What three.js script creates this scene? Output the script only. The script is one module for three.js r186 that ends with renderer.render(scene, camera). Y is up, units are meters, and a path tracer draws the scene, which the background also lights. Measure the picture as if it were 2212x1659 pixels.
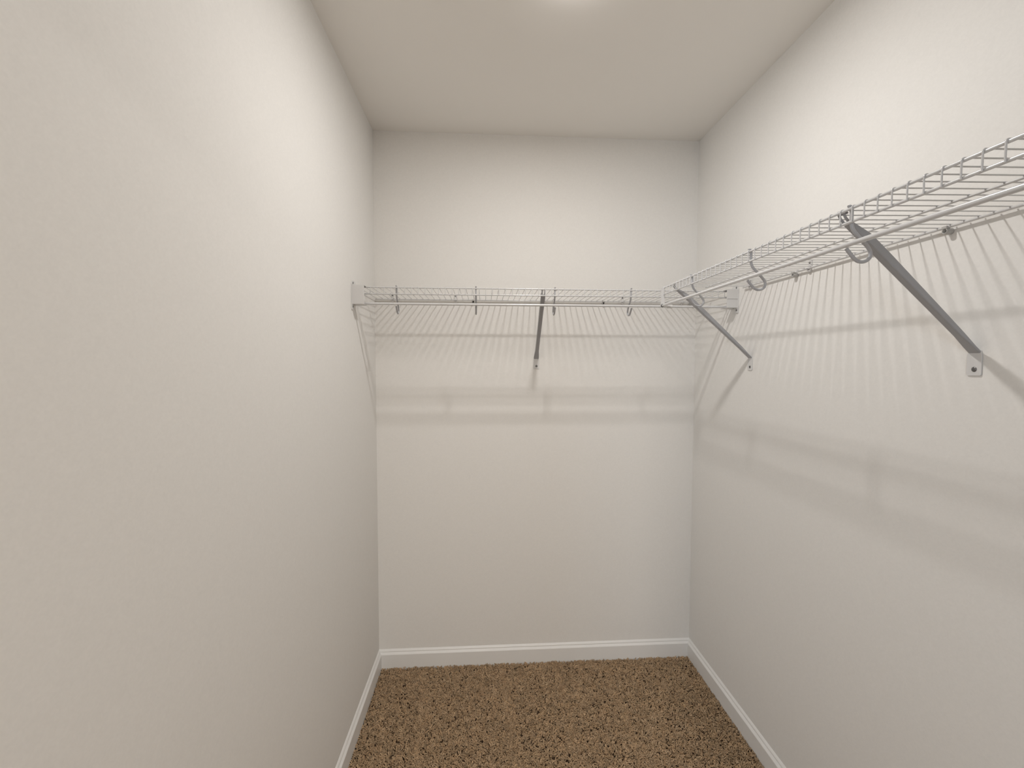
import * as THREE from 'three';
import { RoundedBoxGeometry } from 'three/addons/geometries/RoundedBoxGeometry.js';
import { mergeGeometries } from 'three/addons/utils/BufferGeometryUtils.js';
import { RectAreaLightUniformsLib } from 'three/addons/lights/RectAreaLightUniformsLib.js';

// ------------------------------------------------------------------ camera, sky, lights, exposure
const scene = new THREE.Scene();
const camera = new THREE.PerspectiveCamera(82.4918, 2212 / 1659, 0.02, 60);
camera.position.set(0.49359, 1.40965, 2.01698);
camera.rotation.set(-0.0454139, -0.0616927, 0.0015694, 'YXZ');
scene.add(camera);

scene.background = new THREE.Color(0.55, 0.68, 0.9);          // pale daylight beyond the far room's window
RectAreaLightUniformsLib.init();
const LAMP = { x: 0.735, y: 2.440, z: 0.862, r: 0.055 };      // ceiling fixture of the closet
const LAMP_POWER = 622, LAMP_RGB = [1.0, 0.972, 0.94];
const DAY_POWER = 10.5, DAY_RGB = [0.74, 0.87, 1.0];           // window daylight of the room behind the doorway
const FILL_POWER = 255.0, FILL_RGB = [1.0, 0.96, 0.91];         // added, unseen lamp behind the doorway that fills the closet
const EXPOSURE = 0.92;

const renderer = new THREE.WebGLRenderer({ antialias: true });
renderer.toneMapping = THREE.LinearToneMapping;
renderer.toneMappingExposure = EXPOSURE;
renderer.shadowMap.enabled = true;

const daylight = new THREE.RectAreaLight(new THREE.Color(...DAY_RGB), DAY_POWER, 0.9, 1.2);
daylight.position.set(-1.15, 1.45, 4.86);
daylight.lookAt(-1.15, 1.45, 0);
scene.add(daylight);

// ------------------------------------------------------------------ helpers
const W = 1.4838, H = 2.44, L = 2.30, FL = -0.012;            // closet width, height, length; slab under the pile
function rng(seed) { let s = seed >>> 0; return () => { s = (s + 0x6D2B79F5) | 0; let t = Math.imul(s ^ (s >>> 15), 1 | s); t = (t + Math.imul(t ^ (t >>> 7), 61 | t)) ^ t; return ((t ^ (t >>> 14)) >>> 0) / 4294967296; }; }
const used = {};
function numbered(n) { if (!(n in used)) { used[n] = 0; return n; } used[n]++; return n + '_' + String(used[n]).padStart(3, '0'); }
function mesh(name, geo, mat, parent) {
  const m = new THREE.Mesh(geo, mat); m.castShadow = m.receiveShadow = true;
  m.name = parent ? partName(parent, name) : numbered(name);
  (parent || scene).add(m); return m;
}
function partName(parent, n) { const k = parent.children.filter(c => c.name === n || c.name.replace(/_\d{3}$/, '') === n).length; return k ? n + '_' + String(k).padStart(3, '0') : n; }
function thing(name, label, category, pos, turn = 0, group) {
  const o = new THREE.Group(); o.name = numbered(name); o.position.set(...pos); o.rotation.y = turn;
  o.userData.label = label; o.userData.category = category; if (group) o.userData.group = group;
  scene.add(o); return o;
}
function copyOf(src, label, pos, turn) {
  const c = src.clone(); c.name = numbered(src.name.replace(/_\d{3}$/, '')); c.position.set(...pos); if (turn !== undefined) c.rotation.y = turn;
  c.userData = { ...src.userData, label }; scene.add(c); return c;
}
function structure(name, geo, mat, label) {
  const m = new THREE.Mesh(geo, mat); m.name = name; m.castShadow = m.receiveShadow = true;
  m.userData.kind = 'structure'; m.userData.label = label; scene.add(m); return m;
}
function box(x0, x1, y0, y1, z0, z1) { const g = new THREE.BoxGeometry(x1 - x0, y1 - y0, z1 - z0); g.translate((x0 + x1) / 2, (y0 + y1) / 2, (z0 + z1) / 2); return g; }
function rbox(x0, x1, y0, y1, z0, z1, r = 0.001, seg = 2) { const g = new RoundedBoxGeometry(Math.abs(x1 - x0), y1 - y0, z1 - z0, seg, r); g.translate((x0 + x1) / 2, (y0 + y1) / 2, (z0 + z1) / 2); return g; }
// wall-sized box whose uv are metres
function wallBox(x0, x1, y0, y1, z0, z1) {
  const g = box(x0, x1, y0, y1, z0, z1), P = g.attributes.position, N = g.attributes.normal, U = g.attributes.uv;
  for (let i = 0; i < P.count; i++) {
    const x = P.getX(i), y = P.getY(i), z = P.getZ(i);
    if (Math.abs(N.getX(i)) > .5) U.setXY(i, z, y); else if (Math.abs(N.getY(i)) > .5) U.setXY(i, x, z); else U.setXY(i, x, y);
  }
  return g;
}
// round bar bent along a polyline, with flat ends
function bar(pts, r, sides = 10) {
  const P = pts.map(p => p.isVector3 ? p : new THREE.Vector3(...p)), n = P.length, pos = [], nor = [], idx = [];
  let prevT = null, nrm = null;
  for (let i = 0; i < n; i++) {
    const t = new THREE.Vector3();
    if (i > 0) t.add(P[i].clone().sub(P[i - 1]).normalize());
    if (i < n - 1) t.add(P[i + 1].clone().sub(P[i]).normalize());
    t.normalize();
    if (!nrm) { nrm = Math.abs(t.y) < .9 ? new THREE.Vector3(0, 1, 0) : new THREE.Vector3(1, 0, 0); nrm.sub(t.clone().multiplyScalar(nrm.dot(t))).normalize(); }
    else { const q = new THREE.Quaternion().setFromUnitVectors(prevT, t); nrm.applyQuaternion(q); nrm.sub(t.clone().multiplyScalar(nrm.dot(t))).normalize(); }
    prevT = t.clone();
    const b = new THREE.Vector3().crossVectors(t, nrm);
    for (let k = 0; k < sides; k++) {
      const a = k / sides * Math.PI * 2, c = Math.cos(a), s = Math.sin(a);
      const d = nrm.clone().multiplyScalar(c).addScaledVector(b, s);
      pos.push(P[i].x + d.x * r, P[i].y + d.y * r, P[i].z + d.z * r); nor.push(d.x, d.y, d.z);
    }
  }
  for (let i = 0; i < n - 1; i++) for (let k = 0; k < sides; k++) {
    const a = i * sides + k, b = i * sides + (k + 1) % sides, c = a + sides, d = b + sides;
    idx.push(a, b, c, b, d, c);
  }
  for (const e of [0, n - 1]) {                                   // end caps with their own normals
    const t = (e ? P[n - 1].clone().sub(P[n - 2]) : P[0].clone().sub(P[1])).normalize(), base = pos.length / 3;
    pos.push(P[e].x, P[e].y, P[e].z); nor.push(t.x, t.y, t.z);
    for (let k = 0; k < sides; k++) { const o = (e * sides + k) * 3; pos.push(pos[o], pos[o + 1], pos[o + 2]); nor.push(t.x, t.y, t.z); }
    for (let k = 0; k < sides; k++) { const a = base + 1 + k, b = base + 1 + (k + 1) % sides; if (e) idx.push(base, a, b); else idx.push(base, b, a); }
  }
  const g = new THREE.BufferGeometry();
  g.setAttribute('position', new THREE.Float32BufferAttribute(pos, 3)); g.setAttribute('normal', new THREE.Float32BufferAttribute(nor, 3));
  g.setAttribute('uv', new THREE.Float32BufferAttribute(new Float32Array(pos.length / 3 * 2), 2)); g.setIndex(idx); return g;
}
function arc(cx, cy, r, a0, a1, n, f) { const o = []; for (let i = 0; i <= n; i++) { const a = a0 + (a1 - a0) * i / n; o.push(f(cx + r * Math.cos(a), cy + r * Math.sin(a))); } return o; }
// loft of closed rings (arrays of Vector3) with flat-shaded faces
function loft(rings, closed = true) {
  const pos = [], m = rings[0].length, tri = (a, b, c) => pos.push(a.x, a.y, a.z, b.x, b.y, b.z, c.x, c.y, c.z);
  for (let i = 0; i < rings.length - 1; i++) for (let k = 0; k < (closed ? m : m - 1); k++) {
    const a = rings[i][k], b = rings[i][(k + 1) % m], c = rings[i + 1][k], d = rings[i + 1][(k + 1) % m];
    tri(a, b, c); tri(b, d, c);
  }
  if (closed) for (const [e, flip] of [[0, true], [rings.length - 1, false]]) {
    const R = rings[e], pl = R.map(v => v);
    // project on the plane of the ring for triangulation
    const c0 = R[0], u = R[1].clone().sub(c0).normalize(); let nn = new THREE.Vector3();
    for (let k = 0; k < m; k++) nn.add(new THREE.Vector3().crossVectors(R[k].clone().sub(c0), R[(k + 1) % m].clone().sub(c0)));
    nn.normalize(); const v = new THREE.Vector3().crossVectors(nn, u);
    const flat = pl.map(q => new THREE.Vector2(q.clone().sub(c0).dot(u), q.clone().sub(c0).dot(v)));
    for (const f of THREE.ShapeUtils.triangulateShape(flat, [])) flip ? tri(R[f[2]], R[f[1]], R[f[0]]) : tri(R[f[0]], R[f[1]], R[f[2]]);
  }
  const g = new THREE.BufferGeometry(); g.setAttribute('position', new THREE.Float32BufferAttribute(pos, 3));
  g.setAttribute('uv', new THREE.Float32BufferAttribute(new Float32Array(pos.length / 3 * 2), 2)); g.computeVertexNormals(); return g;
}
function merge(list) { return mergeGeometries(list.map(g => g.index ? g.toNonIndexed() : g)); }

// ------------------------------------------------------------------ materials
function noiseTex(size, octaves, seed, contrast, range) {       // tiling value noise, fine and coarse octaves
  const R = rng(seed), buf = new Float32Array(size * size);
  for (const [cells, amp] of octaves) {
    const g = new Float32Array(cells * cells); for (let i = 0; i < g.length; i++) g[i] = R();
    for (let y = 0; y < size; y++) for (let x = 0; x < size; x++) {
      const fx = x / size * cells, fy = y / size * cells, x0 = Math.floor(fx), y0 = Math.floor(fy);
      let tx = fx - x0, ty = fy - y0; tx = tx * tx * (3 - 2 * tx); ty = ty * ty * (3 - 2 * ty);
      const a = g[(y0 % cells) * cells + x0 % cells], b = g[(y0 % cells) * cells + (x0 + 1) % cells], c = g[((y0 + 1) % cells) * cells + x0 % cells], d = g[((y0 + 1) % cells) * cells + (x0 + 1) % cells];
      buf[y * size + x] += amp * (a + (b - a) * tx + (c - a) * ty + (a - b - c + d) * tx * ty);
    }
  }
  const sum = octaves.reduce((s, o) => s + o[1], 0), data = new Uint8Array(size * size * 4);
  for (let i = 0; i < buf.length; i++) { const q = Math.max(0, Math.min(1, .5 + (buf[i] / sum - .5) * contrast)), v = range[0] + (range[1] - range[0]) * q; data[i * 4] = data[i * 4 + 1] = data[i * 4 + 2] = v; data[i * 4 + 3] = 255; }
  const t = new THREE.DataTexture(data, size, size); t.wrapS = t.wrapT = THREE.RepeatWrapping; t.magFilter = THREE.LinearFilter; t.minFilter = THREE.LinearMipmapLinearFilter; t.generateMipmaps = true; t.needsUpdate = true; return t;
}
const grain = noiseTex(512, [[40, .2], [96, .4], [170, .4]], 11, 1.2, [250, 255]); grain.repeat.set(2.6, 2.6); grain.colorSpace = THREE.SRGBColorSpace;
const M = {
  wall: new THREE.MeshPhysicalMaterial({ color: new THREE.Color(0.876, 0.857, 0.826), roughness: 0.9, specularIntensity: 0, map: grain }),
  ceiling: new THREE.MeshPhysicalMaterial({ color: new THREE.Color(0.92, 0.895, 0.855), roughness: 0.95, specularIntensity: 0 }),
  trim: new THREE.MeshPhysicalMaterial({ color: new THREE.Color(0.87, 0.86, 0.84), roughness: 0.38 }),
  wire: new THREE.MeshPhysicalMaterial({ color: new THREE.Color(0.66, 0.655, 0.655), roughness: 0.28, clearcoat: 1.0, clearcoatRoughness: 0.18 }),
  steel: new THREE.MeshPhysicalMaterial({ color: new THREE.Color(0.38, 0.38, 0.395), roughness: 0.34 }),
  hook: new THREE.MeshPhysicalMaterial({ color: new THREE.Color(0.46, 0.46, 0.475), roughness: 0.30 }),
  plastic: new THREE.MeshPhysicalMaterial({ color: new THREE.Color(0.70, 0.69, 0.68), roughness: 0.42 }),
  clear: new THREE.MeshPhysicalMaterial({ color: new THREE.Color(0.62, 0.61, 0.59), roughness: 0.3, transmission: 0.25, thickness: 0 }),
  screw: new THREE.MeshStandardMaterial({ color: new THREE.Color(0.20, 0.20, 0.20), roughness: 0.35, metalness: 0.8 }),
  dark: new THREE.MeshStandardMaterial({ color: new THREE.Color(0.03, 0.03, 0.03), roughness: 0.6 }),
  backing: new THREE.MeshStandardMaterial({ color: new THREE.Color(0.075, 0.045, 0.026), roughness: 1 }),
  pile: new THREE.MeshPhysicalMaterial({ color: new THREE.Color(0.33, 0.225, 0.138), roughness: 1, specularIntensity: 0 }),
  yarn: new THREE.MeshPhysicalMaterial({ color: new THREE.Color(1, 1, 1), roughness: 1, specularIntensity: 0 }),
  lens: new THREE.MeshStandardMaterial({ color: new THREE.Color(0.9, 0.88, 0.85), roughness: 0.6, emissive: new THREE.Color(...LAMP_RGB), emissiveIntensity: 40 }),
  glass: new THREE.MeshPhysicalMaterial({ color: 0xffffff, roughness: 0.02, transmission: 1, thickness: 0 }),
};

// ------------------------------------------------------------------ the setting
const RX0 = -2.5, RX1 = 2.4, RZ1 = 4.94, DX0 = 0.06, DX1 = 0.88, DH = 2.03, FT = 0.12;   // room behind, doorway
structure('floor', wallBox(RX0, RX1, FL - 0.1, FL, -0.1, RZ1), M.backing, 'brown carpet floor of the closet');
structure('floor_carpet', wallBox(RX0, RX1, FL, -0.002, 1.12, RZ1), M.pile, 'brown carpet running on through the doorway');
structure('ceiling', wallBox(RX0, RX1, H, H + 0.1, -0.1, RZ1), M.ceiling, 'flat off-white ceiling above the closet');
structure('wall_back', wallBox(-0.1, W + 0.1, FL, H, -0.1, 0), M.wall, 'greige painted back wall behind the short wire shelf');
structure('wall_left', wallBox(-0.1, 0, FL, H, 0, L), M.wall, 'bare greige painted wall on the left');
structure('wall_right', wallBox(W, W + 0.1, FL, H, 0, L), M.wall, 'greige painted right wall carrying the long wire shelf');
structure('wall_front', merge([wallBox(RX0, DX0, FL, H, L, L + FT), wallBox(DX1, RX1, FL, H, L, L + FT), wallBox(DX0, DX1, DH, H, L, L + FT)]), M.wall, 'greige wall with the doorway the view is taken from');
structure('wall_outer_left', wallBox(RX0 - 0.1, RX0, FL, H, L, RZ1), M.wall, 'left wall of the room behind the doorway');
structure('wall_outer_right', wallBox(RX1, RX1 + 0.1, FL, H, L, RZ1), M.wall, 'right wall of the room behind the doorway');
const wx0 = -1.6, wx1 = -0.7, wy0 = 0.85, wy1 = 2.05;
structure('wall_outer_back', merge([wallBox(RX0 - 0.1, wx0, FL, H, RZ1, RZ1 + 0.1), wallBox(wx1, RX1 + 0.1, FL, H, RZ1, RZ1 + 0.1), wallBox(wx0, wx1, FL, wy0, RZ1, RZ1 + 0.1), wallBox(wx0, wx1, wy1, H, RZ1, RZ1 + 0.1)]), M.wall, 'wall with the window in the room behind the doorway');
{
  const w = new THREE.Group(); w.name = 'window_1'; w.position.set((wx0 + wx1) / 2, wy0, RZ1 + 0.05); w.userData = { kind: 'structure', label: 'white framed window of the room behind the doorway' }; scene.add(w);
  const hw = (wx1 - wx0) / 2, hh = wy1 - wy0;
  mesh('window_frame', merge([box(-hw, -hw + .04, 0, hh, -.04, .04), box(hw - .04, hw, 0, hh, -.04, .04), box(-hw, hw, 0, .04, -.04, .04), box(-hw, hw, hh - .04, hh, -.04, .04), box(-hw, hw, hh / 2 - .02, hh / 2 + .02, -.03, .03)].map(g => g)), M.trim, w);
  mesh('pane', box(-hw + .04, hw - .04, .04, hh - .04, -.003, .003), M.glass, w);
}
// baseboards: one moulded profile, mitred in the corners
const prof = [[0, FL], [.0134, FL], [.0134, .0595], [.0129, .0612], [.0118, .0626], [.0068, .0682], [.0060, .0694], [.0059, .0706], [.0066, .0716], [.0064, .0736], [.0046, .0764], [.0020, .0796], [.0006, .0808], [0, .0809]];
function baseboard(name, ax, ay, bx, by, mitreA, mitreB, label) {  // wall foot from a to b, room on the left hand of a->b
  const dx = bx - ax, dz = by - ay, len = Math.hypot(dx, dz), ux = dx / len, uz = dz / len, nx = -uz * -1, nz = ux * -1;
  const ring = (s, k) => prof.map(([d, y]) => new THREE.Vector3(ax + ux * (s + k * d) + nx * d, y, ay + uz * (s + k * d) + nz * d));
  let g = loft([ring(0, mitreA), ring(len, -mitreB)]);
  return structure(name, g, M.trim, label);
}
// (n = (uz, -ux): for a->b along +x this points to -z, so the walls are walked so that it points into the room)
baseboard('baseboard_back', W, 0, 0, 0, 1, 1, 'white moulded baseboard along the back wall');
baseboard('baseboard_left', 0, 0, 0, L, 1, 1, 'white moulded baseboard along the left wall');
baseboard('baseboard_right', W, L, W, 0, 1, 1, 'white moulded baseboard along the right wall');
baseboard('baseboard_front', DX1 + 0.06, L, W, L, 0, 1, 'white moulded baseboard beside the doorway');
structure('trim_1', merge([rbox(DX0 - .055, DX0, FL, DH + .055, L - .012, L, .003), rbox(DX1, DX1 + .055, FL, DH + .055, L - .012, L, .003), rbox(DX0, DX1, DH, DH + .055, L - .012, L, .003)]), M.trim, 'white casing round the doorway');

// ------------------------------------------------------------------ carpet pile
{
  const R = rng(77);
  const piece = (a, lean, len, r) => {                            // one curled yarn end
    const p = [], c = Math.cos(a), s = Math.sin(a);
    for (let i = 0; i <= 3; i++) { const t = i / 3; const o = lean * len * (t * t * .75 + .25 * t); p.push([c * o + .0011 * Math.sin(t * 6 + a), len * (t * (1 - .42 * lean * t)), s * o + .0011 * Math.cos(t * 6 + a)]); }
    return bar(p, r, 4);
  };
  const clump = s => { const q = rng(s), l = []; const n = 3; for (let i = 0; i < n; i++) { const g = piece(q() * 6.283, .35 + .65 * q(), .0125 + .004 * q(), .00155 + .0006 * q()); g.translate((q() - .5) * .004, 0, (q() - .5) * .004); l.push(g); } return merge(l); };
  const x0 = .0150, x1 = W - .0150, z0 = .0150, z1 = 1.12, pitch = .0074;
  const cells = []; const tracks = [[.572, .037, .603, .52], [.825, .02, .828, .35], [1.045, .2, 1.06, .5], [.215, .07, .25, .5]];
  for (let z = z0 + .003; z < z1; z += pitch) for (let x = x0 + .003; x < x1; x += pitch) {
    const px = Math.min(x1 - .002, Math.max(x0 + .002, x + (R() - .5) * pitch * .9)), pz = Math.max(z0 + .002, z + (R() - .5) * pitch * .9);
    let tr = 0; for (const [ax, az, bx, bz] of tracks) { if (pz < az - .05 || pz > 1.3) continue; const cx = ax + (bx - ax) * (pz - az) / (bz - az); const d = Math.abs(px - cx + .006 * Math.sin(pz * 31)); if (d < .02) tr = Math.max(tr, 1 - d / .02); }
    if (R() < .17 * (1 - tr)) continue;
    cells.push([px, pz, tr]);
    if (tr > .3 && R() < .7) cells.push([px + (R() - .5) * pitch, pz + (R() - .5) * pitch, tr]);
  }
  const kinds = 5, per = Array.from({ length: kinds }, () => []);
  for (const c of cells) per[Math.floor(R() * kinds)].push(c);
  const holder = new THREE.Group(); holder.name = 'carpet_pile'; holder.userData = { kind: 'stuff', label: 'shaggy brown cut-pile carpet covering the closet floor', category: 'carpet' }; scene.add(holder);
  const d = new THREE.Object3D(), col = new THREE.Color();
  per.forEach((list, k) => {
    const im = new THREE.InstancedMesh(clump(100 + k * 7), M.yarn, list.length); im.name = partName(holder, 'yarn'); im.castShadow = im.receiveShadow = true; im.userData.kind = 'stuff';
    list.forEach(([x, z, tr], i) => {
      d.position.set(x, FL - .0005, z); d.rotation.set((R() - .5) * .35, R() * 6.283, (R() - .5) * .35); const s = .82 + .36 * R(); d.scale.set(s, s * (1 + .12 * tr), s); d.updateMatrix(); im.setMatrixAt(i, d.matrix);
      const v = .72 + .5 * R(), w = R(); col.setRGB(.485 * v, (.332 + .025 * w) * v, (.200 + .035 * w) * v); im.setColorAt(i, col);
    });
    im.instanceMatrix.needsUpdate = true; holder.add(im);
  });
}

// ------------------------------------------------------------------ closet ceiling light and added fill light
function flushLight(name, label, pos, k, rgb, power) {
  const t = thing(name, label, 'ceiling light', pos);
  const pts = [[0, 0], [.073, 0], [.073, -.002], [.071, -.0045], [.066, -.0062], [.060, -.0066], [.0575, -.0060], [.0575, -.004], [0, -.004]].map(p => new THREE.Vector2(p[0] * k, p[1]));
  mesh('trim_ring', new THREE.LatheGeometry(pts, 64), M.trim, t);
  const lens = [[0, -.0255]]; for (let i = 1; i <= 6; i++) { const a = i / 6 * Math.PI / 2; lens.push([.0572 * Math.sin(a), -.0055 - .0200 * Math.cos(a)]); } lens.push([.0572, -.0045], [0, -.0045]);
  mesh('diffuser', new THREE.LatheGeometry(lens.map(p => new THREE.Vector2(p[0] * k, p[1])), 28), M.lens, t);
  const a = new THREE.RectAreaLight(new THREE.Color(...rgb), power, (k > 1 ? .25 : .064), (k > 1 ? .25 : .064));
  a.position.set(pos[0], pos[1] - .0270, pos[2]); a.lookAt(pos[0], 0, pos[2] + 1e-4); scene.add(a);
}
flushLight('ceiling_light', 'small round white flush ceiling light glowing just above the frame', [LAMP.x, LAMP.y, LAMP.z], 1, LAMP_RGB, LAMP_POWER);
flushLight('ceiling_light', 'added unseen round fill light in the room behind the doorway', [0.49, H, 4.04], 2.6, FILL_RGB, FILL_POWER);  // invented fixture, brightens the back wall through the doorway

// ------------------------------------------------------------------ wire shelves
// local frame of a shelf: x along the wall, z out of the wall, y = 0 at the underside of the lip; yb, yf: height of the back and front rails
const SY = 1.6690, D = 0.318;
function wireShape(yb, yf) {
  const zf = D + .0037, r = .0042, top = .0034, yr = z => (yb + (yf - yb) * z / D) - SY + top, p = [[0, yr(.0066), .0066], [0, yr(zf - r), zf - r]], Y = yr(D);
  for (let i = 1; i <= 5; i++) { const a = i / 5 * Math.PI / 2; p.push([0, Y - r + r * Math.cos(a), zf - r + r * Math.sin(a)]); }
  p.push([0, yf - .0245 - SY - .002, zf]); return bar(p, .0013, 8);
}
function wireShelf(label, pos, turn, yb, yf, first, pitch, s0, s1) {
  const t = thing('wire_shelf', label, 'wire shelf', pos, turn), shape = wireShape(yb, yf);
  const rail = (n, y, z, r) => mesh(n, bar([[s0, y - SY, z], [s1, y - SY, z]], r, 14), M.wire, t);
  rail('lip_rail', yf, D, .0027); rail('lip_rail', yf - .0245, D, .0027); rail('middle_rail', (yb + yf) / 2, .157, .0024); rail('back_rail', yb - .0004, .0102, .0031);
  for (let s = first; s < s1 - .002; s += pitch) if (s > s0 + .002) { const w = mesh('deck_wire', shape, M.wire, t); w.position.x = s; }
  return t;
}
wireShelf('short white wire shelf across the back wall', [0, SY, 0], 0, 1.6988, 1.6990, .0624 - 2 * .02555, .02555, .005, W - .005);
const Z0 = .395;
wireShelf('long white wire shelf along the right wall', [W, SY, 0], -Math.PI / 2, 1.7020, 1.6965, .4283 - .0263, .02632, Z0, 1.86);

// hanging rods
function rod(label, pos, turn, s0, s1) {
  const t = thing('hang_rod', label, 'closet rod', pos, turn);
  mesh('rod_tube', bar([[s0, 0, 0], [s1, 0, 0]], .0046, 20), M.wire, t);
  for (const s of [s0 - .0015, s1 - .002]) mesh('end_plug', bar([[s, 0, 0], [s + .0035, 0, 0]], .0060, 16), M.dark, t);
  return t;
}
rod('white hanging rod under the short back shelf', [0, 1.6363, .328], 0, .006, W - .008);
rod('white hanging rod under the long right shelf', [W - .326, 1.6295, 0], -Math.PI / 2, Z0 + .008, 1.855);

// rod hooks: clipped on the upper lip rail, swinging behind the lip and looping under the rod
const HY = 1.5975;
const hookShape = (() => {
  const P = [[.3155, 1.7010], [.3142, 1.6955], [.3140, 1.6740], [.3128, 1.6660], [.3090, 1.6575], [.3000, 1.6480], [.2895, 1.6375], [.2805, 1.6280], [.2752, 1.6195], [.2745, 1.6120], [.2785, 1.6052], [.2860, 1.6012], [.2950, 1.6006], [.3040, 1.6045], [.3115, 1.6120], [.3180, 1.6195], [.3220, 1.6240]];
  const c = new THREE.CatmullRomCurve3(P.map(([z, y]) => new THREE.Vector3(0, y - HY, z)), false, 'centripetal');
  return bar(c.getPoints(64), .0033, 12);
})();
const hookClip = (() => {                                       // small cap over the upper lip rail
  const a = [[0, 1.7010 - HY, .3155]]; for (let i = 1; i <= 4; i++) { const q = Math.PI - i / 4 * 2.2; a.push([0, 1.6965 - HY + .0056 * Math.sin(q) - .0005, .318 + .0045 * Math.cos(q)]); } return bar(a, .0028, 10);
})();
function hook(label, group) { const t = thing('rod_hook', label, 'rod hook', [0, HY, 0], 0, group); mesh('loop', hookShape, M.hook, t); mesh('clip', hookClip, M.hook, t); return t; }
const HB = HY + .0040;
const h0 = hook('grey looped rod hook nearest the left wall on the back shelf', 'rod hooks under the wire shelves'); h0.position.set(.158, HB, 0);
copyOf(h0, 'grey looped rod hook on the back shelf, second from the left wall', [.4593, HB, 0]);
copyOf(h0, 'grey looped rod hook just right of the brace under the back shelf', [.7651, HB, 0]);
copyOf(h0, 'grey looped rod hook on the back shelf beside the corner where shelves meet', [1.0668, HB, 0]);
copyOf(h0, 'grey looped rod hook on the right shelf closest to the corner', [W, HY, .6118], -Math.PI / 2);
copyOf(h0, 'grey looped rod hook hanging midway between the two braces of right shelf', [W, HY, .9285], -Math.PI / 2);
copyOf(h0, 'large grey looped rod hook in front of the nearest brace', [W, HY, 1.2350], -Math.PI / 2);

// diagonal braces: a U channel, hooked on the lip at the top, flattened and screwed to the wall at the foot
const BY = 1.388;
function channel(topShift) {
  const foot = new THREE.Vector3(0, 1.4335 - BY, .0035), top = new THREE.Vector3(topShift, 1.6905 - BY, D - .006);
  const dir = top.clone().sub(foot).normalize(), side = new THREE.Vector3(1, 0, 0).addScaledVector(dir, -dir.x).normalize(), up = new THREE.Vector3().crossVectors(side, dir).normalize(); if (up.y < 0) up.negate();
  const len = top.clone().sub(foot).length();
  const ring = (t, w, h) => {                                     // U: floor below, two flanges, open above
    const th = .0016, c = .0028, o = foot.clone().addScaledVector(dir, t * len), hw = w / 2, P = [];
    const q = [[-hw, h], [-hw, c]];
    for (let i = 0; i <= 3; i++) { const a = Math.PI + i / 3 * Math.PI / 2; q.push([-hw + c + c * Math.cos(a), c + c * Math.sin(a)]); }
    for (let i = 0; i <= 3; i++) { const a = 1.5 * Math.PI + i / 3 * Math.PI / 2; q.push([hw - c + c * Math.cos(a), c + c * Math.sin(a)]); }
    q.push([hw, h], [hw - th, h], [hw - th, th + .001], [hw - th - .001, th], [-hw + th + .001, th], [-hw + th, th + .001], [-hw + th, h]);
    for (const [a, b] of q) P.push(o.clone().addScaledVector(side, a).addScaledVector(up, b)); return P;
  };
  const chan = loft([ring(0, .0235, .0034), ring(.04, .0225, .0038), ring(.13, .0165, .0085), ring(.35, .0160, .0115), ring(.7, .0165, .0150), ring(.84, .0170, .0150), ring(.965, .0175, .0042)]);
  // tongue at the top that hooks over the upper lip rail
  const at = (t, b, x) => foot.clone().addScaledVector(dir, t * len).addScaledVector(up, b).addScaledVector(side, x);
  const tongue = (x0, x1) => { const path = [[.93, .0010], [.985, .0030], [1.012, .0072], [1.017, .0112], [1.006, .0136], [.990, .0122]]; const outer = [], rr = x => path.map(([t, b]) => at(t, b, x));
    const th = .0016, rings = []; for (const x of [x0, x1]) { const o = rr(x), r = []; for (const v of o) r.push(v.clone()); for (let i = o.length - 1; i >= 0; i--) { const a = o[Math.max(0, i - 1)], b = o[Math.min(o.length - 1, i + 1)], tt = b.clone().sub(a).normalize(), nn = new THREE.Vector3().crossVectors(tt, side).normalize(); r.push(o[i].clone().addScaledVector(nn, th)); } rings.push(r); } return loft(rings); };
  const tips = merge([tongue(-.0082, -.0030), tongue(.0030, .0082)]);
  return { chan, tips, foot };
}
function brace(label, pos, turn, shift, skew) {
  const t = thing('shelf_brace', label, 'shelf brace', pos, turn);
  const c = channel(shift);
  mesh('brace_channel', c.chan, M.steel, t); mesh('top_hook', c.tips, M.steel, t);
  const s = new THREE.Shape(), hw = .0132, y1 = .050, y0 = 0, r = .004;   // flat foot with rounded lower corners
  s.moveTo(-hw + .002, y1); s.lineTo(-hw, y1 - .012); s.lineTo(-hw, y0 + r); s.quadraticCurveTo(-hw, y0, -hw + r, y0); s.lineTo(hw - r, y0); s.quadraticCurveTo(hw, y0, hw, y0 + r); s.lineTo(hw, y1 - .012); s.lineTo(hw - .002, y1); s.closePath();
  const g = new THREE.ExtrudeGeometry(s, { depth: .0016, bevelEnabled: true, bevelThickness: .0004, bevelSize: .0004, bevelSegments: 2, curveSegments: 6 }); g.translate(0, 0, .0008);
  mesh('foot_plate', g, M.plastic, t).userData.label = 'white flat foot plate';  // foot plate takes a paler material than the channel
  mesh('screw', screwHead(.0052).translate(.001, .0125, .0030), M.screw, t).userData.label = 'dark cross-head screw';
  return t;
}
function screwHead(r) {                                          // pan head with a cross recess, axis along z
  const p = [[0, .0016], [r * .25, .0016], [r * .55, .0014], [r * .85, .0008], [r, 0], [r * .96, -.0006], [0, -.0006]].map(q => new THREE.Vector2(...q)).reverse();
  const g = new THREE.LatheGeometry(p, 20); g.rotateX(Math.PI / 2);
  const b1 = box(-r * .62, r * .62, -.0005, .0005, .0013, .0020), b2 = box(-.0005, .0005, -r * .62, r * .62, .0013, .0020);
  return merge([g, b1, b2]);
}
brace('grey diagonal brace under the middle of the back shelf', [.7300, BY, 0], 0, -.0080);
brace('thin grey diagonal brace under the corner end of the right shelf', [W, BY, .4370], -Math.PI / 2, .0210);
brace('nearest and largest grey diagonal brace, under the long right shelf', [W, BY, 1.1890], -Math.PI / 2, .0160);

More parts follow.
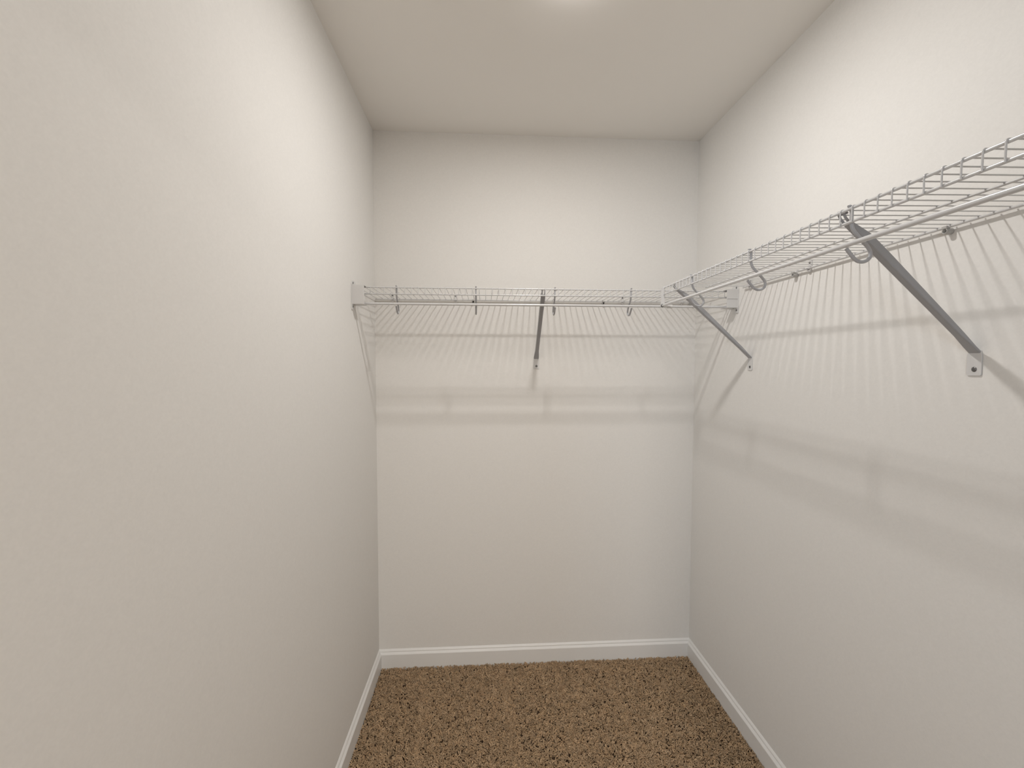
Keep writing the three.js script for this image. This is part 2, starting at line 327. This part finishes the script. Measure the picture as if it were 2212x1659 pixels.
// end brackets: moulded cups on the side walls that take the front corner of the back shelf
function endBracket(label, side, groove) {                       // side +1: on the left wall, -1: on the right wall
  const t = thing('end_bracket', label, 'shelf bracket', [side > 0 ? 0 : W, 1.612, .335]), X = (a, b) => side > 0 ? [a, b] : [-b, -a], f = .0135;
  const sh = new THREE.Shape(); sh.moveTo(-.038, .020); sh.lineTo(-.002, .020); sh.lineTo(.002, 0); sh.lineTo(.0170, 0); sh.lineTo(.0170, .092); sh.lineTo(.012, .104); sh.lineTo(.0035, .107); sh.lineTo(-.020, .107); sh.lineTo(-.038, .094); sh.closePath();
  const wp = new THREE.ExtrudeGeometry(sh, { depth: .0028, bevelEnabled: true, bevelSize: .0004, bevelThickness: .0004, bevelSegments: 2 });
  wp.rotateY(-Math.PI / 2); wp.translate(side > 0 ? .0034 : -.0006, 0, 0);
  mesh('wall_plate', wp, M.plastic, t);
  const x = X(.003, .0465), cup = [rbox(x[0], x[1], .0195, .0905, f - .0022, f + .0006, .0010)];
  cup.push(rbox(x[0], x[1], .0885, .0908, -.034, f, .0009), rbox(x[0], x[1], .0190, .0212, -.034, f, .0009));
  mesh('housing', merge(cup), M.plastic, t);
  if (groove) mesh('lid', rbox(...X(.0028, .0468), .0535, .0911, f, f + .0022, .0008), M.plastic, t);
  mesh('screw', screwHead(.0042).rotateY(side * Math.PI / 2).translate(side * .0038, .0985, .004), M.screw, t).userData.label = 'small dark screw above the housing';
  mesh('screw', screwHead(.0042).rotateY(side * Math.PI / 2).translate(side * .0038, .0105, .008), M.screw, t).userData.label = 'small dark screw below the housing';
  return t;
}
endBracket('square white end bracket holding the back shelf on the left wall', 1, false);
endBracket('square white end bracket holding the back shelf on the right wall', -1, true);

// end piece of the long shelf and the link that joins its rod to the back rod
{
  const t = thing('corner_bracket', 'narrow upright white end piece where the long shelf meets the short one', 'shelf bracket', [1.1640, 1.6245, Z0 - .002]);
  const sh = new THREE.Shape(); sh.moveTo(-.0075, .004); sh.quadraticCurveTo(-.0075, 0, -.0035, 0); sh.lineTo(.0015, 0); sh.quadraticCurveTo(.0045, 0, .0045, .004); sh.lineTo(.0030, .064); sh.quadraticCurveTo(.003, .0745, .000, .0745); sh.lineTo(-.0055, .0745); sh.quadraticCurveTo(-.0065, .0745, -.0065, .072); sh.closePath();
  const g = new THREE.ExtrudeGeometry(sh, { depth: .0050, bevelEnabled: true, bevelSize: .0006, bevelThickness: .0006, bevelSegments: 2 }); g.translate(0, 0, -.0025);
  mesh('end_plate', g, M.plastic, t);
  const ring = new THREE.TorusGeometry(.0064, .0016, 10, 24); ring.translate(-.0035, .0060, .0034); mesh('rod_collar', ring, M.plastic, t);
  mesh('link_bar', bar([[0, .0060, -.003], [.014, .0085, -.030], [.042, .0112, -.052], [.052, .0118, -.0605]], .0030, 10), M.plastic, t);
  mesh('rod_sleeve', bar([[.044, .0118, -.065], [.063, .0118, -.065]], .0066, 18), M.plastic, t);
}

// wall clips: a white one is screwed above the back rail, a ring clip hangs below it
function wallClip(label, group) {
  const t = thing('wall_clip', label, 'shelf clip', [0, 1.6875, 0], 0, group);
  mesh('clip_body', merge([rbox(-.0065, .0065, .016, .0360, 0, .0042, .0012), rbox(-.0055, .0055, .001, .018, .0005, .0085, .0014), bar(arc(.0104, .0112, .0048, Math.PI * .75, Math.PI * 2.15, 12, (z, y) => [0, y, z]), .0017, 8)]), M.plastic, t);
  mesh('screw', screwHead(.0038).translate(0, .0295, .0048), M.screw, t).userData.label = 'small dark screw';
  return t;
}
function ringClip(label, group) {
  const t = thing('ring_clip', label, 'shelf clip', [0, 1.6840, 0], 0, group);
  const pr = [[.0036, 0], [.0064, 0], [.0068, .001], [.0062, .0150], [.0050, .0156], [.0040, .0150], [.0036, .004]].map(q => new THREE.Vector2(...q)); const g = new THREE.LatheGeometry(pr, 24); g.rotateX(Math.PI / 2); g.translate(0, .0066, .0003);
  const saddle = rbox(-.0055, .0055, .0110, .0170, .0075, .0172, .0012);
  mesh('ring', merge([g, saddle]), M.clear, t);
  mesh('screw', screwHead(.0036).translate(0, .0066, .0035), M.dark, t).userData.label = 'dark screw deep inside the ring';
  return t;
}
const CG = 'white clips holding the shelves to the wall';
const c0 = wallClip('small white wall clip of back shelf nearest the left wall', CG); c0.position.x = .0800;
copyOf(c0, 'small white wall clip of back shelf, second from the left wall', [.3620, 1.6875, 0]);
copyOf(c0, 'small white wall clip right behind the hook beside the back brace', [.7640, 1.6875, 0]);
copyOf(c0, 'small white wall clip of back shelf left of the corner bracket', [1.1310, 1.6875, 0]);
copyOf(c0, 'small white wall clip of back shelf near the right wall', [1.4140, 1.6875, 0]);
copyOf(c0, 'small white wall clip of right shelf nearest the corner', [W, 1.6900, .4320], -Math.PI / 2);
copyOf(c0, 'small white wall clip between the ring clip and nearest brace, right shelf', [W, 1.6900, .7290], -Math.PI / 2);
copyOf(c0, 'small white wall clip behind the nearest brace on the right wall', [W, 1.6900, .9430], -Math.PI / 2);
const RG = 'ring clips under the back rails';
const r0 = ringClip('grey ring clip with dark hole beside second hook of the back shelf', RG); r0.position.x = .4410;
copyOf(r0, 'grey ring clip with dark hole right of the back brace', [1.0395, 1.6840, 0]);
copyOf(r0, 'grey ring clip with dark hole by the right end bracket', [1.4560, 1.6840, 0]);
copyOf(r0, 'grey ring clip with dark hole under the middle of right shelf', [W, 1.6865, .6705], -Math.PI / 2);
copyOf(r0, 'largest ring clip, right of the nearest brace on right wall', [W, 1.6865, 1.1310], -Math.PI / 2);

renderer.render(scene, camera);
